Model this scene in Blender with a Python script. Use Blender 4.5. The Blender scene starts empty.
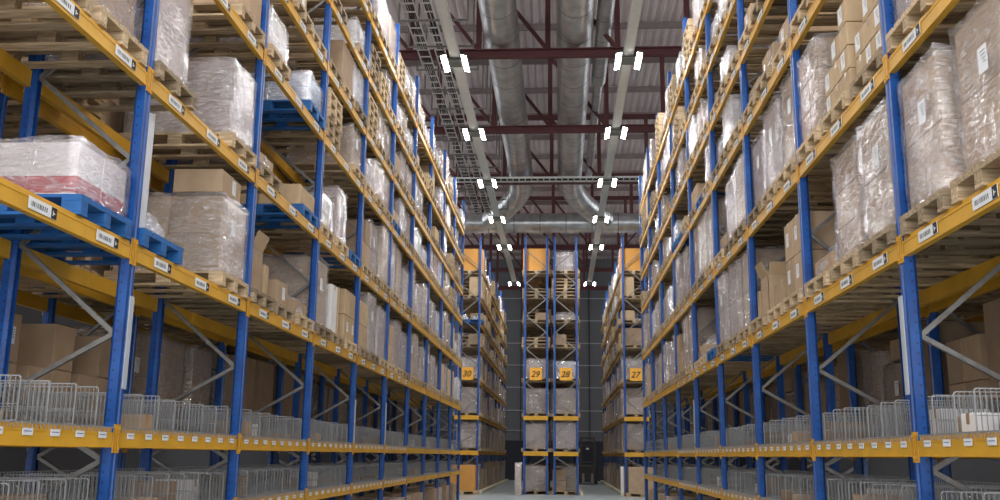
import bpy, math, random
from mathutils import Vector, Matrix, noise
random.seed(11)
C = bpy.context.scene.collection
PI = math.pi
CAMH = 1.54

# ------------------------------------------------------------------ mesh builder
class MB:
    def __init__(s):
        s.v = []; s.f = []; s.m = []; s.sm = []
    def add(s, vs, fs, mi=0, smooth=False):
        b = len(s.v); s.v += [tuple(v) for v in vs]
        s.f += [tuple(b + i for i in f) for f in fs]
        s.m += [mi] * len(fs); s.sm += [smooth] * len(fs)
        return s
    def box(s, x0, x1, y0, y1, z0, z1, mi=0):
        return s.add([(x0,y0,z0),(x1,y0,z0),(x1,y1,z0),(x0,y1,z0),(x0,y0,z1),(x1,y0,z1),(x1,y1,z1),(x0,y1,z1)],
                     [(0,3,2,1),(4,5,6,7),(0,1,5,4),(1,2,6,5),(2,3,7,6),(3,0,4,7)], mi)
    def cbox(s, x0, x1, y0, y1, z0, z1, c=.008, mi=0):
        """box with chamfered edges"""
        vs = []; 
        for sx in (0,1):
            for sy in (0,1):
                for sz in (0,1):
                    X = (x0,x1)[sx]; Y = (y0,y1)[sy]; Z = (z0,z1)[sz]
                    dx = c if sx == 0 else -c; dy = c if sy == 0 else -c; dz = c if sz == 0 else -c
                    vs += [(X,Y+dy,Z+dz),(X+dx,Y,Z+dz),(X+dx,Y+dy,Z)]
        def i(a,b,d,k): return (a*4+b*2+d)*3+k
        fs = [(i(0,0,0,0),i(0,0,1,0),i(0,1,1,0),i(0,1,0,0)),(i(1,0,0,0),i(1,1,0,0),i(1,1,1,0),i(1,0,1,0)),
              (i(0,0,0,1),i(1,0,0,1),i(1,0,1,1),i(0,0,1,1)),(i(0,1,0,1),i(0,1,1,1),i(1,1,1,1),i(1,1,0,1)),
              (i(0,0,0,2),i(0,1,0,2),i(1,1,0,2),i(1,0,0,2)),(i(0,0,1,2),i(1,0,1,2),i(1,1,1,2),i(0,1,1,2))]
        for a in (0,1):
            for b in (0,1):
                fs.append((i(a,b,0,0),i(a,b,0,1),i(a,b,1,1),i(a,b,1,0)))
                fs.append((i(a,0,b,0),i(a,0,b,2),i(a,1,b,2),i(a,1,b,0)))
                fs.append((i(0,a,b,1),i(0,a,b,2),i(1,a,b,2),i(1,a,b,1)))
                for d in (0,1): fs.append((i(a,b,d,0),i(a,b,d,1),i(a,b,d,2)))
        return s.add(vs, fs, mi)
    def bar(s, p, q, w, h, mi=0, up=(0,0,1)):
        """rectangular bar between two points"""
        p = Vector(p); q = Vector(q); d = (q-p).normalized(); u = Vector(up)
        if abs(d.dot(u)) > .98: u = Vector((1,0,0))
        a = d.cross(u).normalized(); b = a.cross(d).normalized()
        vs = []
        for o in (p, q):
            for sa, sb in ((-1,-1),(1,-1),(1,1),(-1,1)): vs.append(o + a*sa*w/2 + b*sb*h/2)
        return s.add(vs, [(0,1,2,3),(7,6,5,4),(0,4,5,1),(1,5,6,2),(2,6,7,3),(3,7,4,0)], mi)
    def tube(s, pts, r, n=12, mi=0, smooth=True, caps=True, rs=None):
        pts = [Vector(p) for p in pts]; rings = []; prev = None
        for k, p in enumerate(pts):
            d = (pts[min(k+1, len(pts)-1)] - pts[max(k-1, 0)]).normalized()
            if prev is None:
                u = Vector((0,0,1)) if abs(d.z) < .9 else Vector((1,0,0)); a = d.cross(u).normalized()
            else:
                a = (prev - d*prev.dot(d)).normalized()
            prev = a; b = d.cross(a)
            rr = rs[k] if rs else r
            rings.append([p + (a*math.cos(t) + b*math.sin(t))*rr for t in [2*PI*i/n for i in range(n)]])
        vs = [v for ring in rings for v in ring]; fs = []
        for k in range(len(pts)-1):
            for i in range(n):
                j = (i+1) % n; fs.append((k*n+i, k*n+j, (k+1)*n+j, (k+1)*n+i))
        s.add(vs, fs, mi, smooth)
        if caps:
            s.add(rings[0], [tuple(reversed(range(n)))], mi); s.add(rings[-1], [tuple(range(n))], mi)
        return s
    def prism(s, poly, z0, z1, mi=0):
        n = len(poly)
        vs = [(x,y,z0) for x,y in poly] + [(x,y,z1) for x,y in poly]
        return s.add(vs, [tuple(reversed(range(n))), tuple(range(n,2*n))] + [(i,(i+1)%n,n+(i+1)%n,n+i) for i in range(n)], mi)
    def merge(s, o, M, mi=0):
        b = len(s.v); s.v += [tuple(M @ Vector(v)) for v in o.v]
        s.f += [tuple(b + i for i in f) for f in o.f]; s.m += [mi + k for k in o.m]; s.sm += o.sm
    def mesh(s, name, mats):
        me = bpy.data.meshes.new(name); me.from_pydata(s.v, [], s.f)
        for m in (mats if isinstance(mats, (list, tuple)) else [mats]): me.materials.append(m)
        me.polygons.foreach_set('material_index', s.m); me.polygons.foreach_set('use_smooth', s.sm)
        me.update(); return me

def link(name, me, parent=None, loc=(0,0,0), rz=0, scale=None):
    o = bpy.data.objects.new(name, me); C.objects.link(o); o.location = loc
    if rz: o.rotation_euler = (0,0,rz)
    if scale: o.scale = scale
    if parent: o.parent = parent
    return o
def tag(o, label, cat, group=None, kind='thing'):
    if label: o['label'] = label
    if cat: o['category'] = cat
    if group: o['group'] = group
    o['kind'] = kind
    return o
def empty(name, loc, label, cat, group=None, rz=0, kind='thing'):
    o = link(name, None, None, loc, rz); o.empty_display_size = .1
    return tag(o, label, cat, group, kind)
def struct(name, mb, mat):
    o = link(name, mb.mesh(name, mat)); o['kind'] = 'structure'; return o

# ------------------------------------------------------------------ materials
def new_mat(name):
    m = bpy.data.materials.new(name); m.use_nodes = True
    nt = m.node_tree; return m, nt, nt.nodes, nt.links, nt.nodes['Principled BSDF']
def lin(r, g, b):
    f = lambda c: (c/255/12.92) if c/255 <= .04045 else ((c/255+.055)/1.055)**2.4
    return (f(r), f(g), f(b), 1)
def plain(name, col, rough=.6, metal=0, var=.12, scale=6, spec=.4, bump=0, rnd=0):
    m, nt, N, L, B = new_mat(name)
    tc = N.new('ShaderNodeTexCoord'); nz = N.new('ShaderNodeTexNoise'); nz.inputs['Scale'].default_value = scale
    nz.inputs['Detail'].default_value = 4
    oi = N.new('ShaderNodeObjectInfo'); ad = N.new('ShaderNodeVectorMath'); ad.operation = 'ADD'
    L.new(tc.outputs['Object'], ad.inputs[0]); L.new(oi.outputs['Random'], ad.inputs[1]); L.new(ad.outputs[0], nz.inputs['Vector'])
    mr = N.new('ShaderNodeMapRange'); mr.inputs['From Min'].default_value = .3; mr.inputs['From Max'].default_value = .7
    mr.inputs['To Min'].default_value = 1-var; mr.inputs['To Max'].default_value = 1+var
    L.new(nz.outputs['Fac'], mr.inputs['Value'])
    hs = N.new('ShaderNodeHueSaturation'); hs.inputs['Color'].default_value = col
    L.new(mr.outputs[0], hs.inputs['Value'])
    if rnd:
        m2 = N.new('ShaderNodeMapRange'); m2.inputs['To Min'].default_value = 1-rnd; m2.inputs['To Max'].default_value = 1+rnd
        L.new(oi.outputs['Random'], m2.inputs['Value']); mm = N.new('ShaderNodeMath'); mm.operation = 'MULTIPLY'
        L.new(m2.outputs[0], mm.inputs[0]); L.new(mr.outputs[0], mm.inputs[1]); L.new(mm.outputs[0], hs.inputs['Value'])
    L.new(hs.outputs[0], B.inputs['Base Color'])
    B.inputs['Roughness'].default_value = rough; B.inputs['Metallic'].default_value = metal
    B.inputs['Specular IOR Level'].default_value = spec
    if bump:
        bp = N.new('ShaderNodeBump'); bp.inputs['Strength'].default_value = bump; bp.inputs['Distance'].default_value = .02
        L.new(nz.outputs['Fac'], bp.inputs['Height']); L.new(bp.outputs[0], B.inputs['Normal'])
    return m
def wood_mat(name, col, dark, rnd=.25):
    m, nt, N, L, B = new_mat(name)
    tc = N.new('ShaderNodeTexCoord'); oi = N.new('ShaderNodeObjectInfo')
    mp = N.new('ShaderNodeMapping'); mp.inputs['Scale'].default_value = (1.5, 14, 14)
    ad = N.new('ShaderNodeVectorMath'); ad.operation = 'ADD'
    L.new(tc.outputs['Object'], ad.inputs[0]); L.new(oi.outputs['Random'], ad.inputs[1]); L.new(ad.outputs[0], mp.inputs['Vector'])
    nz = N.new('ShaderNodeTexNoise'); nz.inputs['Scale'].default_value = 3; nz.inputs['Detail'].default_value = 5
    L.new(mp.outputs[0], nz.inputs['Vector'])
    cr = N.new('ShaderNodeValToRGB'); cr.color_ramp.elements[0].position = .3; cr.color_ramp.elements[0].color = dark
    cr.color_ramp.elements[1].position = .65; cr.color_ramp.elements[1].color = col
    L.new(nz.outputs['Fac'], cr.inputs[0])
    hs = N.new('ShaderNodeHueSaturation'); m2 = N.new('ShaderNodeMapRange')
    m2.inputs['To Min'].default_value = 1-rnd; m2.inputs['To Max'].default_value = 1+rnd
    L.new(oi.outputs['Random'], m2.inputs['Value']); L.new(m2.outputs[0], hs.inputs['Value'])
    L.new(cr.outputs[0], hs.inputs['Color']); L.new(hs.outputs[0], B.inputs['Base Color'])
    B.inputs['Roughness'].default_value = .8; B.inputs['Specular IOR Level'].default_value = .2
    return m
def post_mat():
    """blue powder coat with the punched slots of a rack column"""
    m, nt, N, L, B = new_mat('blue_column_steel')
    tc = N.new('ShaderNodeTexCoord'); sp = N.new('ShaderNodeSeparateXYZ'); L.new(tc.outputs['Object'], sp.inputs[0])
    def mth(op, a, b=None, c=None):
        n = N.new('ShaderNodeMath'); n.operation = op
        for k, v in enumerate((a, b, c)):
            if v is None: continue
            if isinstance(v, (int, float)): n.inputs[k].default_value = v
            else: L.new(v, n.inputs[k])
        return n.outputs[0]
    zf = mth('FRACT', mth('DIVIDE', sp.outputs['Z'], .075))
    zm = mth('LESS_THAN', mth('ABSOLUTE', mth('SUBTRACT', zf, .5)), .12)
    ym = mth('LESS_THAN', mth('ABSOLUTE', mth('SUBTRACT', mth('ABSOLUTE', sp.outputs['Y']), .034)), .005)
    xm = mth('LESS_THAN', mth('ABSOLUTE', mth('ADD', sp.outputs['X'], -.002)), .007)
    mask = mth('MULTIPLY', zm, mth('MAXIMUM', ym, xm))
    nz = N.new('ShaderNodeTexNoise'); nz.inputs['Scale'].default_value = 5; nz.inputs['Detail'].default_value = 5
    L.new(tc.outputs['Object'], nz.inputs['Vector'])
    cr = N.new('ShaderNodeValToRGB'); cr.color_ramp.elements[0].position = .3; cr.color_ramp.elements[0].color = lin(8, 60, 128)
    cr.color_ramp.elements[1].position = .7; cr.color_ramp.elements[1].color = lin(15, 84, 162)
    L.new(nz.outputs['Fac'], cr.inputs[0])
    mx = N.new('ShaderNodeMix'); mx.data_type = 'RGBA'; L.new(mask, mx.inputs[0]); L.new(cr.outputs[0], mx.inputs[6])
    mx.inputs[7].default_value = lin(16, 40, 84); L.new(mx.outputs[2], B.inputs['Base Color'])
    B.inputs['Roughness'].default_value = .38; B.inputs['Specular IOR Level'].default_value = .5
    return m
def film_mat(name, lo, hi, tint=(.62,.61,.62,1)):
    m, nt, N, L, B = new_mat(name)
    N.remove(B); out = N['Material Output']
    tr = N.new('ShaderNodeBsdfTransparent'); gl = N.new('ShaderNodeBsdfGlossy'); gl.inputs['Roughness'].default_value = .12
    gl.inputs['Color'].default_value = (.95,.95,1,1)
    df = N.new('ShaderNodeBsdfDiffuse'); df.inputs['Color'].default_value = tint
    tc = N.new('ShaderNodeTexCoord'); oi = N.new('ShaderNodeObjectInfo'); ad = N.new('ShaderNodeVectorMath'); ad.operation = 'ADD'
    sc = N.new('ShaderNodeVectorMath'); sc.operation = 'SCALE'; sc.inputs['Scale'].default_value = 17
    cmb = N.new('ShaderNodeCombineXYZ'); L.new(oi.outputs['Random'], cmb.inputs[0]); L.new(oi.outputs['Random'], cmb.inputs[2])
    L.new(cmb.outputs[0], sc.inputs[0]); L.new(tc.outputs['Object'], ad.inputs[0]); L.new(sc.outputs[0], ad.inputs[1])
    mp = N.new('ShaderNodeMapping'); mp.inputs['Rotation'].default_value = (.5,.35,.2); mp.inputs['Scale'].default_value = (3.4,3.4,12)
    L.new(ad.outputs[0], mp.inputs['Vector'])
    nz = N.new('ShaderNodeTexNoise'); nz.inputs['Scale'].default_value = 2.6; nz.inputs['Detail'].default_value = 6; nz.inputs['Distortion'].default_value = 1.4
    L.new(mp.outputs[0], nz.inputs['Vector'])
    mr = N.new('ShaderNodeMapRange'); mr.inputs['From Min'].default_value = .38; mr.inputs['From Max'].default_value = .66
    mr.inputs['To Min'].default_value = lo; mr.inputs['To Max'].default_value = hi; L.new(nz.outputs['Fac'], mr.inputs['Value'])
    bp = N.new('ShaderNodeBump'); bp.inputs['Strength'].default_value = 1; bp.inputs['Distance'].default_value = .05
    L.new(nz.outputs['Fac'], bp.inputs['Height']); L.new(bp.outputs[0], gl.inputs['Normal'])
    m1 = N.new('ShaderNodeMixShader'); m1.inputs[0].default_value = .3; L.new(gl.outputs[0], m1.inputs[1]); L.new(df.outputs[0], m1.inputs[2])
    m2 = N.new('ShaderNodeMixShader'); L.new(mr.outputs[0], m2.inputs[0]); L.new(tr.outputs[0], m2.inputs[1]); L.new(m1.outputs[0], m2.inputs[2])
    L.new(m2.outputs[0], out.inputs['Surface'])
    return m
def band_mat(name, base, band, z0, z1):
    """printed carton with a coloured band, in the carton's own height"""
    m, nt, N, L, B = new_mat(name)
    tc = N.new('ShaderNodeTexCoord'); sp = N.new('ShaderNodeSeparateXYZ'); L.new(tc.outputs['Generated'], sp.inputs[0])
    def lt(a, b, gt=False):
        n = N.new('ShaderNodeMath'); n.operation = 'GREATER_THAN' if gt else 'LESS_THAN'; L.new(a, n.inputs[0]); n.inputs[1].default_value = b; return n.outputs[0]
    mm = N.new('ShaderNodeMath'); mm.operation = 'MULTIPLY'; L.new(lt(sp.outputs['Z'], z1), mm.inputs[0]); L.new(lt(sp.outputs['Z'], z0, True), mm.inputs[1])
    mx = N.new('ShaderNodeMix'); mx.data_type = 'RGBA'; L.new(mm.outputs[0], mx.inputs[0]); mx.inputs[6].default_value = base; mx.inputs[7].default_value = band
    L.new(mx.outputs[2], B.inputs['Base Color']); B.inputs['Roughness'].default_value = .6
    return m
def emit_mat(name, col, st):
    m, nt, N, L, B = new_mat(name)
    B.inputs['Emission Color'].default_value = col; B.inputs['Emission Strength'].default_value = st
    B.inputs['Base Color'].default_value = (.8,.8,.8,1)
    return m

M = {}
M['post'] = post_mat()
M['post_plain'] = plain('blue_column_steel_far', lin(26,82,160), .4, var=.15)
M['beam'] = plain('yellow_beam_enamel', lin(212,160,46), .45, var=.1, scale=4)
M['connector'] = plain('yellow_connector_enamel', lin(206,150,40), .45, var=.12, scale=9)
M['galv'] = plain('galvanised_steel', lin(126,124,121), .42, .5, var=.18, scale=14)
M['wire'] = plain('zinc_wire', lin(148,150,152), .42, .3, var=.1, scale=9)
M['white_label'] = plain('white_label_card', lin(222,224,226), .55, var=.05)
M['black_print'] = plain('black_print', lin(26,26,28), .6, var=.05)
M['wood'] = wood_mat('pallet_wood', lin(204,182,150), lin(154,132,102))
M['wood_old'] = wood_mat('weathered_pallet_wood', lin(168,150,124), lin(120,104,84))
M['blue_pallet'] = plain('blue_painted_pallet', lin(34,96,160), .6, var=.2)
M['kraft'] = plain('kraft_cardboard', lin(174,150,124), .75, var=.08, rnd=.14, spec=.2)
M['kraft_tan'] = plain('tan_cardboard', lin(184,160,128), .75, var=.08, rnd=.1, spec=.2)
M['kraft_dark'] = plain('dark_cardboard', lin(152,130,108), .75, var=.1, rnd=.15, spec=.2)
M['greybox'] = plain('greyish_cardboard', lin(172,156,150), .7, var=.08, rnd=.12, spec=.2)
M['whitebox'] = plain('white_cardboard', lin(216,214,214), .6, var=.05, rnd=.05)
M['orangebox'] = plain('orange_cardboard', lin(206,148,74), .7, var=.05)
M['redwhite'] = band_mat('red_banded_carton', lin(222,212,212), lin(176,48,54), .04, .36)
M['bluecrate'] = plain('blue_plastic', lin(140,168,200), .45, var=.15)
M['film'] = film_mat('stretch_film_clear', .15, .66)
M['film_heavy'] = film_mat('stretch_film_thick', .25, .75)
M['film_white'] = film_mat('stretch_film_white', .55, .95, (.76,.77,.8,1))
M['film_blue'] = film_mat('blue_translucent_film', .6, .95, (.06,.3,.65,1))
M['tape'] = plain('packing_tape', lin(150,122,92), .3, var=.05, spec=.6)
M['foam'] = plain('white_foam', lin(206,208,214), .7, var=.06)
M['duct'] = plain('duct_sheet_metal', lin(196,200,202), .3, .75, var=.2, scale=3, bump=.15)
M['duct_seam'] = plain('duct_seam_metal', lin(70,72,74), .5, .6, var=.1)
M['truss'] = plain('maroon_truss_paint', lin(84,44,46), .6, var=.12, scale=2)
M['roof'] = plain('roof_sheet', lin(206,194,194), .7, var=.08, scale=1)
M['purlin'] = plain('purlin_steel', lin(140,128,128), .6, .2, var=.1)
M['tray'] = plain('light_grey_trunking', lin(212,216,214), .5, .1, var=.05)
M['dark_metal'] = plain('dark_housing', lin(62,62,58), .5, .3, var=.1)
M['lamp'] = emit_mat('lamp_panel', (1,.98,.94,1), 26)
M['sign'] = plain('sign_orange', lin(242,176,60), .5, var=.03)
M['strip'] = plain('pale_grey_sign_strip', lin(176,182,190), .5, var=.04)

# ------------------------------------------------------------------ levels
LV = {'B': .88, 'A': 1.525, 'C': 2.955, 'D': 4.38, 'E': 5.81, 'F': 6.85, 'G': 7.89, 'H': 8.965}
ORDER = 'BACDEFGH'
TIER = {'0': 'floor level', 'B': 'lower divider tier', 'A': 'upper divider tier', 'C': 'first pallet tier', 'D': 'second pallet tier', 'E': 'third pallet tier',
        'F': 'fourth pallet tier', 'G': 'fifth pallet tier', 'H': 'topmost pallet tier'}
TIERB = {'0': 'floor level', 'A': 'lowest beam', 'C': 'second beam', 'D': 'third beam', 'E': 'fourth beam', 'F': 'fifth beam', 'G': 'sixth beam', 'H': 'topmost beam'}
NTH = ['first', 'second', 'third', 'fourth', 'fifth', 'sixth', 'seventh', 'eighth', 'ninth', 'tenth', 'eleventh']
SLOT = ['near', 'middle', 'far']
P = 2.8; DEPTH = 1.01; BW = .14; B0 = .04; TOPZ = B0 + BW

# ------------------------------------------------------------------ rack pieces (local: x=0 aisle face, +x into the rack, y along the aisle)
def post_mb(h):
    w = .055; d = .09
    poly = [(0,-w),(0,-.022),(.012,-.016),(.012,.016),(0,.022),(0,w),(d*.72,w),(d,w*.62),(d,w*.4),(d*.8,w*.4),(d*.8,-w*.4),(d,-w*.4),(d,-w*.62),(d*.72,-w)]
    poly = [(x-.045, y) for x, y in poly]
    return MB().prism(list(reversed(poly)), 0, h)
MESH = {}
def cached(key, fn, mats):
    if key not in MESH: MESH[key] = fn().mesh(key, mats)
    return MESH[key]
def beam_mb(Ln):
    m = MB(); y = Ln/2
    # box beam with a stepped lip along its upper edge
    m.box(.0, .048, -y, y, B0, B0+BW-.03); m.box(.010, .048, -y, y, B0+BW-.03, B0+BW)
    m.box(-.004, .0, -y, y, B0, B0+.018); m.box(-.004, .0, -y, y, B0+BW-.045, B0+BW-.03)
    return m
def conn_mb():
    m = MB(); m.box(-.010, -.001, -.052, -.009, 0, .21); m.box(-.010, .055, -.052, -.046, 0, .21)
    for z in (.03, .18): m.tube([(-.016,-.03,z),(-.008,-.03,z)], .009, 8, 0)
    return m
def brace_mesh(L_):
    def fn():
        m = MB(); m.box(-L_/2, L_/2, -.018, .018, -.018, -.014); m.box(-L_/2, L_/2, -.018, -.014, -.018, .018); m.box(-L_/2, L_/2, .014, .018, -.018, .018)
        return m
    return cached('brace_%.2f' % L_, fn, M['galv'])
def foot_mb():
    m = MB(); m.cbox(-.08, .06, -.082, .082, 0, .012, .003)
    for a in (-.065,.065): m.tube([(a,.07,.012),(a,.07,.03)], .01, 8); m.tube([(a,-.07,.012),(a,-.07,.03)], .01, 8)
    return m

def make_rack(name, label, xf, dirx, y0, nb, levels, top, lab=None, near=True, mirror_guard=(), group=None, max_braces=99, step=.7, flip=False):
    root = empty(name, (xf, y0, 0), label, 'pallet rack', group)
    sx = dirx
    # local frame: x scaled by sx
    def X(x): return x*sx
    posth = cached('post_%.2f' % top, lambda: post_mb(top), M['post'])
    nbr = 0; rest = MB()
    for k in range(nb+1):
        y = k*P
        fr = link('upright_post', posth, root, (X(.045), y, 0), 0 if sx > 0 else PI)
        rr = link('upright_post', posth, root, (X(DEPTH-.045), y, 0), PI if sx > 0 else 0)
        link('foot_plate', cached('foot', foot_mb, M['galv']), fr); link('foot_plate', cached('foot', foot_mb, M['galv']), rr)
        # zig-zag bracing: node on the aisle post at z = .45 + n*2*step etc.
        z = .30; side = 0; n = 0
        segs = []
        zs = [.08, .52, 1.0, 1.47, 1.95]; zq = 2.42
        while zq < top - .15: zs.append(zq); zq += step
        for a in range(len(zs)-1):
            xa, xb = (DEPTH-.09, .09) if (a % 2 == 0) == (not flip) else (.09, DEPTH-.09)
            segs.append(((xa, zs[a]), (xb, zs[a+1])))
        for p, q in segs:
            L_ = math.hypot(q[0]-p[0], q[1]-p[1]); ang = math.atan2(q[1]-p[1], X(q[0])-X(p[0]))
            c = (X((p[0]+q[0])/2), y, (p[1]+q[1])/2)
            if nbr < max_braces and (c[2] < 5.5 or k > 1 or not near):
                o = link('diagonal_brace', brace_mesh(round(L_, 2)), root, c); o.rotation_euler = (0, -ang, 0); nbr += 1
            else:
                rest.bar((X(p[0]), y, p[1]), (X(q[0]), y, q[1]), .04, .045)
    if rest.v:
        o = link('diagonal_bracing', rest.mesh('bracing_rest', M['galv']), root); o['kind'] = 'stuff'
    bm = cached('beam', lambda: beam_mb(P-.115), M['beam']); cm = cached('conn', conn_mb, M['connector'])
    def conns(b, face):
        # connectors at both ends; meshes are mirrored by rotation
        for s in (1, -1):
            o = link('beam_connector', cm, b, (0, s*(P/2), 0)); o.scale = (1, s, 1)
    for lv in levels:
        for k in range(nb):
            yc = (k+.5)*P
            for nm, x, r in (('aisle_beam', 0, 0 if sx > 0 else PI), ('rear_beam', DEPTH, PI if sx > 0 else 0)):
                b = link(nm, bm, root, (X(x), yc, LV[lv]), r)
                if k < 7: conns(b, 0)
                if nm == 'aisle_beam' and near:
                    if lv in 'AB' and k < 6:
                        for j in range(8):
                            lo = link('shelf_label', cached('binlabel', lambda: MB().cbox(-.008,-.004,-.06,.06,.105,.15,.001,0).box(-.0086,-.0079,-.045,.045,.128,.133,1), [M['white_label'], M['post_plain']]), b, (0, -1.17+j*.334, 0))
                    elif lv not in 'AB' and k < 6:
                        for j in range(3):
                            link('shelf_label', cached('loclabel', loc_label, [M['white_label'], M['black_print']]), b, (0, (-.95+j*.9)*(1 if r == 0 else 1), 0))
    for gk, gz0, gz1 in mirror_guard:
        g = MB().cbox(-.012, 0, .02, .095, gz0, gz1, .004)
        link('sign_strip', cached('guard%.1f%.1f' % (gz0, gz1), lambda: g, M['strip']), root, (X(-.002), gk*P, 0), 0 if sx > 0 else 0)
    return root
def loc_label():
    m = MB(); m.cbox(-.009, -.004, -.17, .17, .065, .145, .001, 0); m.box(-.0098, -.0089, -.168, -.10, .067, .143, 1)
    x = -.05
    rs = random.Random(5)
    while x < .14:
        w = rs.choice((.004,.008,.012)); m.box(-.0098, -.0089, x, x+w*.8, .088, .12, 1); x += w + rs.choice((.007,.012))
    m.box(-.0105, -.0097, -.126, -.118, .085, .12, 0); m.box(-.0105, -.0097, -.145, -.126, .098, .106, 0)
    return m

# wire dividers / decks
def divider_mb():
    m = MB(); D = .88; H = .272; r = .0023
    n = 26
    for i in range(n+1):
        x = .03 + D*i/n; rr = r if 0 < i < n else .0042
        m.box(x-rr, x+rr, -rr, rr, .0, H - (.013 if i in (0, n) else 0))
    m.box(.042, .018+D, -.004, .004, H-.003, H+.005); m.box(.03, .03+D, -.004, .004, .0, .008); m.box(.03,.03+D,-.003,.003,.10,.105)
    m.bar((.03,0,H-.013), (.043,0,H+.001), .009, .009); m.bar((.03+D,0,H-.013), (.017+D,0,H+.001), .009, .009)
    return m
def deck_mb():
    m = MB(); L_ = P-.13
    n = 52
    for i in range(n+1):
        y = -L_/2 + L_*i/n; m.box(-.012, DEPTH-.02, y-.003, y+.003, 0, .005)
        m.box(-.012,-.006, y-.003, y+.003, -.03, .005)
    for x in (-.01, .12, .3, .5, .7, .9): m.box(x-.003, x+.003, -L_/2, L_/2, .005, .010)
    return m
def backmesh_mb():
    m = MB(); L_ = P-.13; H = .3
    for i in range(61):
        y = -L_/2 + L_*i/60; m.box(-.003, .003, y-.003, y+.003, 0, H)
    for z in (0, .1, .2, H): m.box(.003, .007, -L_/2, L_/2, z-.003, z+.003)
    return m

# ------------------------------------------------------------------ pallets
PW, PD, PH = .80, 1.20, .144      # along the aisle, into the rack, height
def pal_parts():
    top = MB()
    for y in (-.328, -.164, 0, .164, .328):
        w = .0725 if abs(y) in (.328, 0) else .05
        top.box(-PD/2, PD/2, y-w, y+w, .122, .144)
    for x in (-PD/2+.0725, 0, PD/2-.0725): top.box(x-.0725, x+.0725, -PW/2, PW/2, .100, .122)
    blk = MB().cbox(-.0725, .0725, -.05, .05, .022, .100, .004)
    bot = MB().box(-PD/2, PD/2, -.05, .05, 0, .022)
    return top, blk, bot
def pal_all():
    t, b, r = pal_parts(); m = MB(); m.merge(t, Matrix.Identity(4))
    for y in (-.35, 0, .35):
        m.merge(r, Matrix.Translation((0,y,0)))
        for x in (-PD/2+.0725, 0, PD/2-.0725): m.merge(b, Matrix.Translation((x,y,0)))
    return m
PALLETS = []; CARTONS = []
def pallet(x, y, z, mat, label, score, group=None):
    PALLETS.append((score, x, y, z, mat, label, group))
def build_pallets():
    PALLETS.sort(key=lambda p: -p[0]); t, b, r = pal_parts()
    src = pal_all(); rest = {}
    for i, (s, x, y, z, mat, label, group) in enumerate(PALLETS):
        if i < 300:
            if i < 60:
                o = empty('wooden_pallet' if mat != 'blue_pallet' else 'blue_pallet', (x,y,z), label, 'pallet', group)
                link('top_deck', cached('paltop_'+mat, lambda: t, M[mat]), o)
                for yy in (-.35, 0, .35):
                    link('bottom_board', cached('palbot_'+mat, lambda: r, M[mat]), o, (0,yy,0))
                    for xx in (-PD/2+.0725, 0, PD/2-.0725): link('block', cached('palblk_'+mat, lambda: b, M[mat]), o, (xx,yy,0))
            else:
                o = link('wooden_pallet' if mat != 'blue_pallet' else 'blue_pallet', cached('pal_'+mat, lambda: src, M[mat]), None, (x,y,z))
                tag(o, label, 'pallet', group)
        else:
            rest.setdefault(mat, MB()).merge(src, Matrix.Translation((x,y,z)))
    for mat, m in rest.items():
        tag(link('distant_pallets', m.mesh('distant_pallets', M[mat])), 'wooden pallets deep in the racks, %s' % {'wood': 'pale', 'wood_old': 'weathered', 'blue_pallet': 'blue'}[mat], 'pallets', None, 'stuff')
    print('PALLETS', len(PALLETS))

def carton_mesh(sx, sy, sz, mat, tape=False):
    key = 'carton_%.2f_%.2f_%.2f_%s_%d' % (sx, sy, sz, mat, tape)
    def fn():
        m = MB().cbox(-sx/2, sx/2, -sy/2, sy/2, 0, sz, .006)
        return m
    return cached(key, fn, M[mat])
def tape_mesh(sx, sy, sz):
    key = 'tape_%.2f_%.2f_%.2f' % (sx, sy, sz)
    def fn():
        m = MB(); e = .0015
        m.box(-sx/2-e, sx/2+e, -.025, .025, sz-.07, sz+e)
        return m
    return cached(key, fn, M['tape'])
def note_mesh():
    def fn():
        m = MB(); m.box(-.002, 0, -.055, .055, -.075, .075, 0)
        for i in range(4): m.box(-.003, -.0019, -.04, .03-.012*i, .045-.022*i, .049-.022*i, 1)
        return m
    return cached('note', fn, [M['white_label'], M['black_print']])
def carton(x, y, z, sx, sy, sz, mat, label, score, rz=None, note=False, group=None, fx=1):
    if rz is None: rz = random.uniform(-.012, .012)
    CARTONS.append((score, x, y, z, sx, sy, sz, mat, label, rz, note, group, fx))
def build_cartons():
    CARTONS.sort(key=lambda p: -p[0]); rest = {}
    for i, (s, x, y, z, sx, sy, sz, mat, label, rz, note, group, fx) in enumerate(CARTONS):
        if i < 300:
            o = tag(link('carton', carton_mesh(sx, sy, sz, mat), None, (x,y,z), rz), label, 'box', group)
            if i < 120:
                link('packing_tape', tape_mesh(sx, sy, sz), o)
                if note: link('paper_label', note_mesh(), o, (-fx*(sx/2+.002), sy*.12, sz*.55), 0 if fx > 0 else PI)
        else:
            rest.setdefault(mat, MB()).merge(MB().box(-sx/2, sx/2, -sy/2, sy/2, 0, sz), Matrix.Translation((x,y,z)) @ Matrix.Rotation(rz, 4, 'Z'))
    for mat, m in rest.items():
        tag(link('distant_cartons', m.mesh('distant_cartons', M[mat])), 'cartons stored deep in the racks behind the nearer goods, %s' % mat.replace('kraft', 'brown').replace('_', ' '), 'boxes', None, 'stuff')
    print('CARTONS', len(CARTONS))

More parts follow.
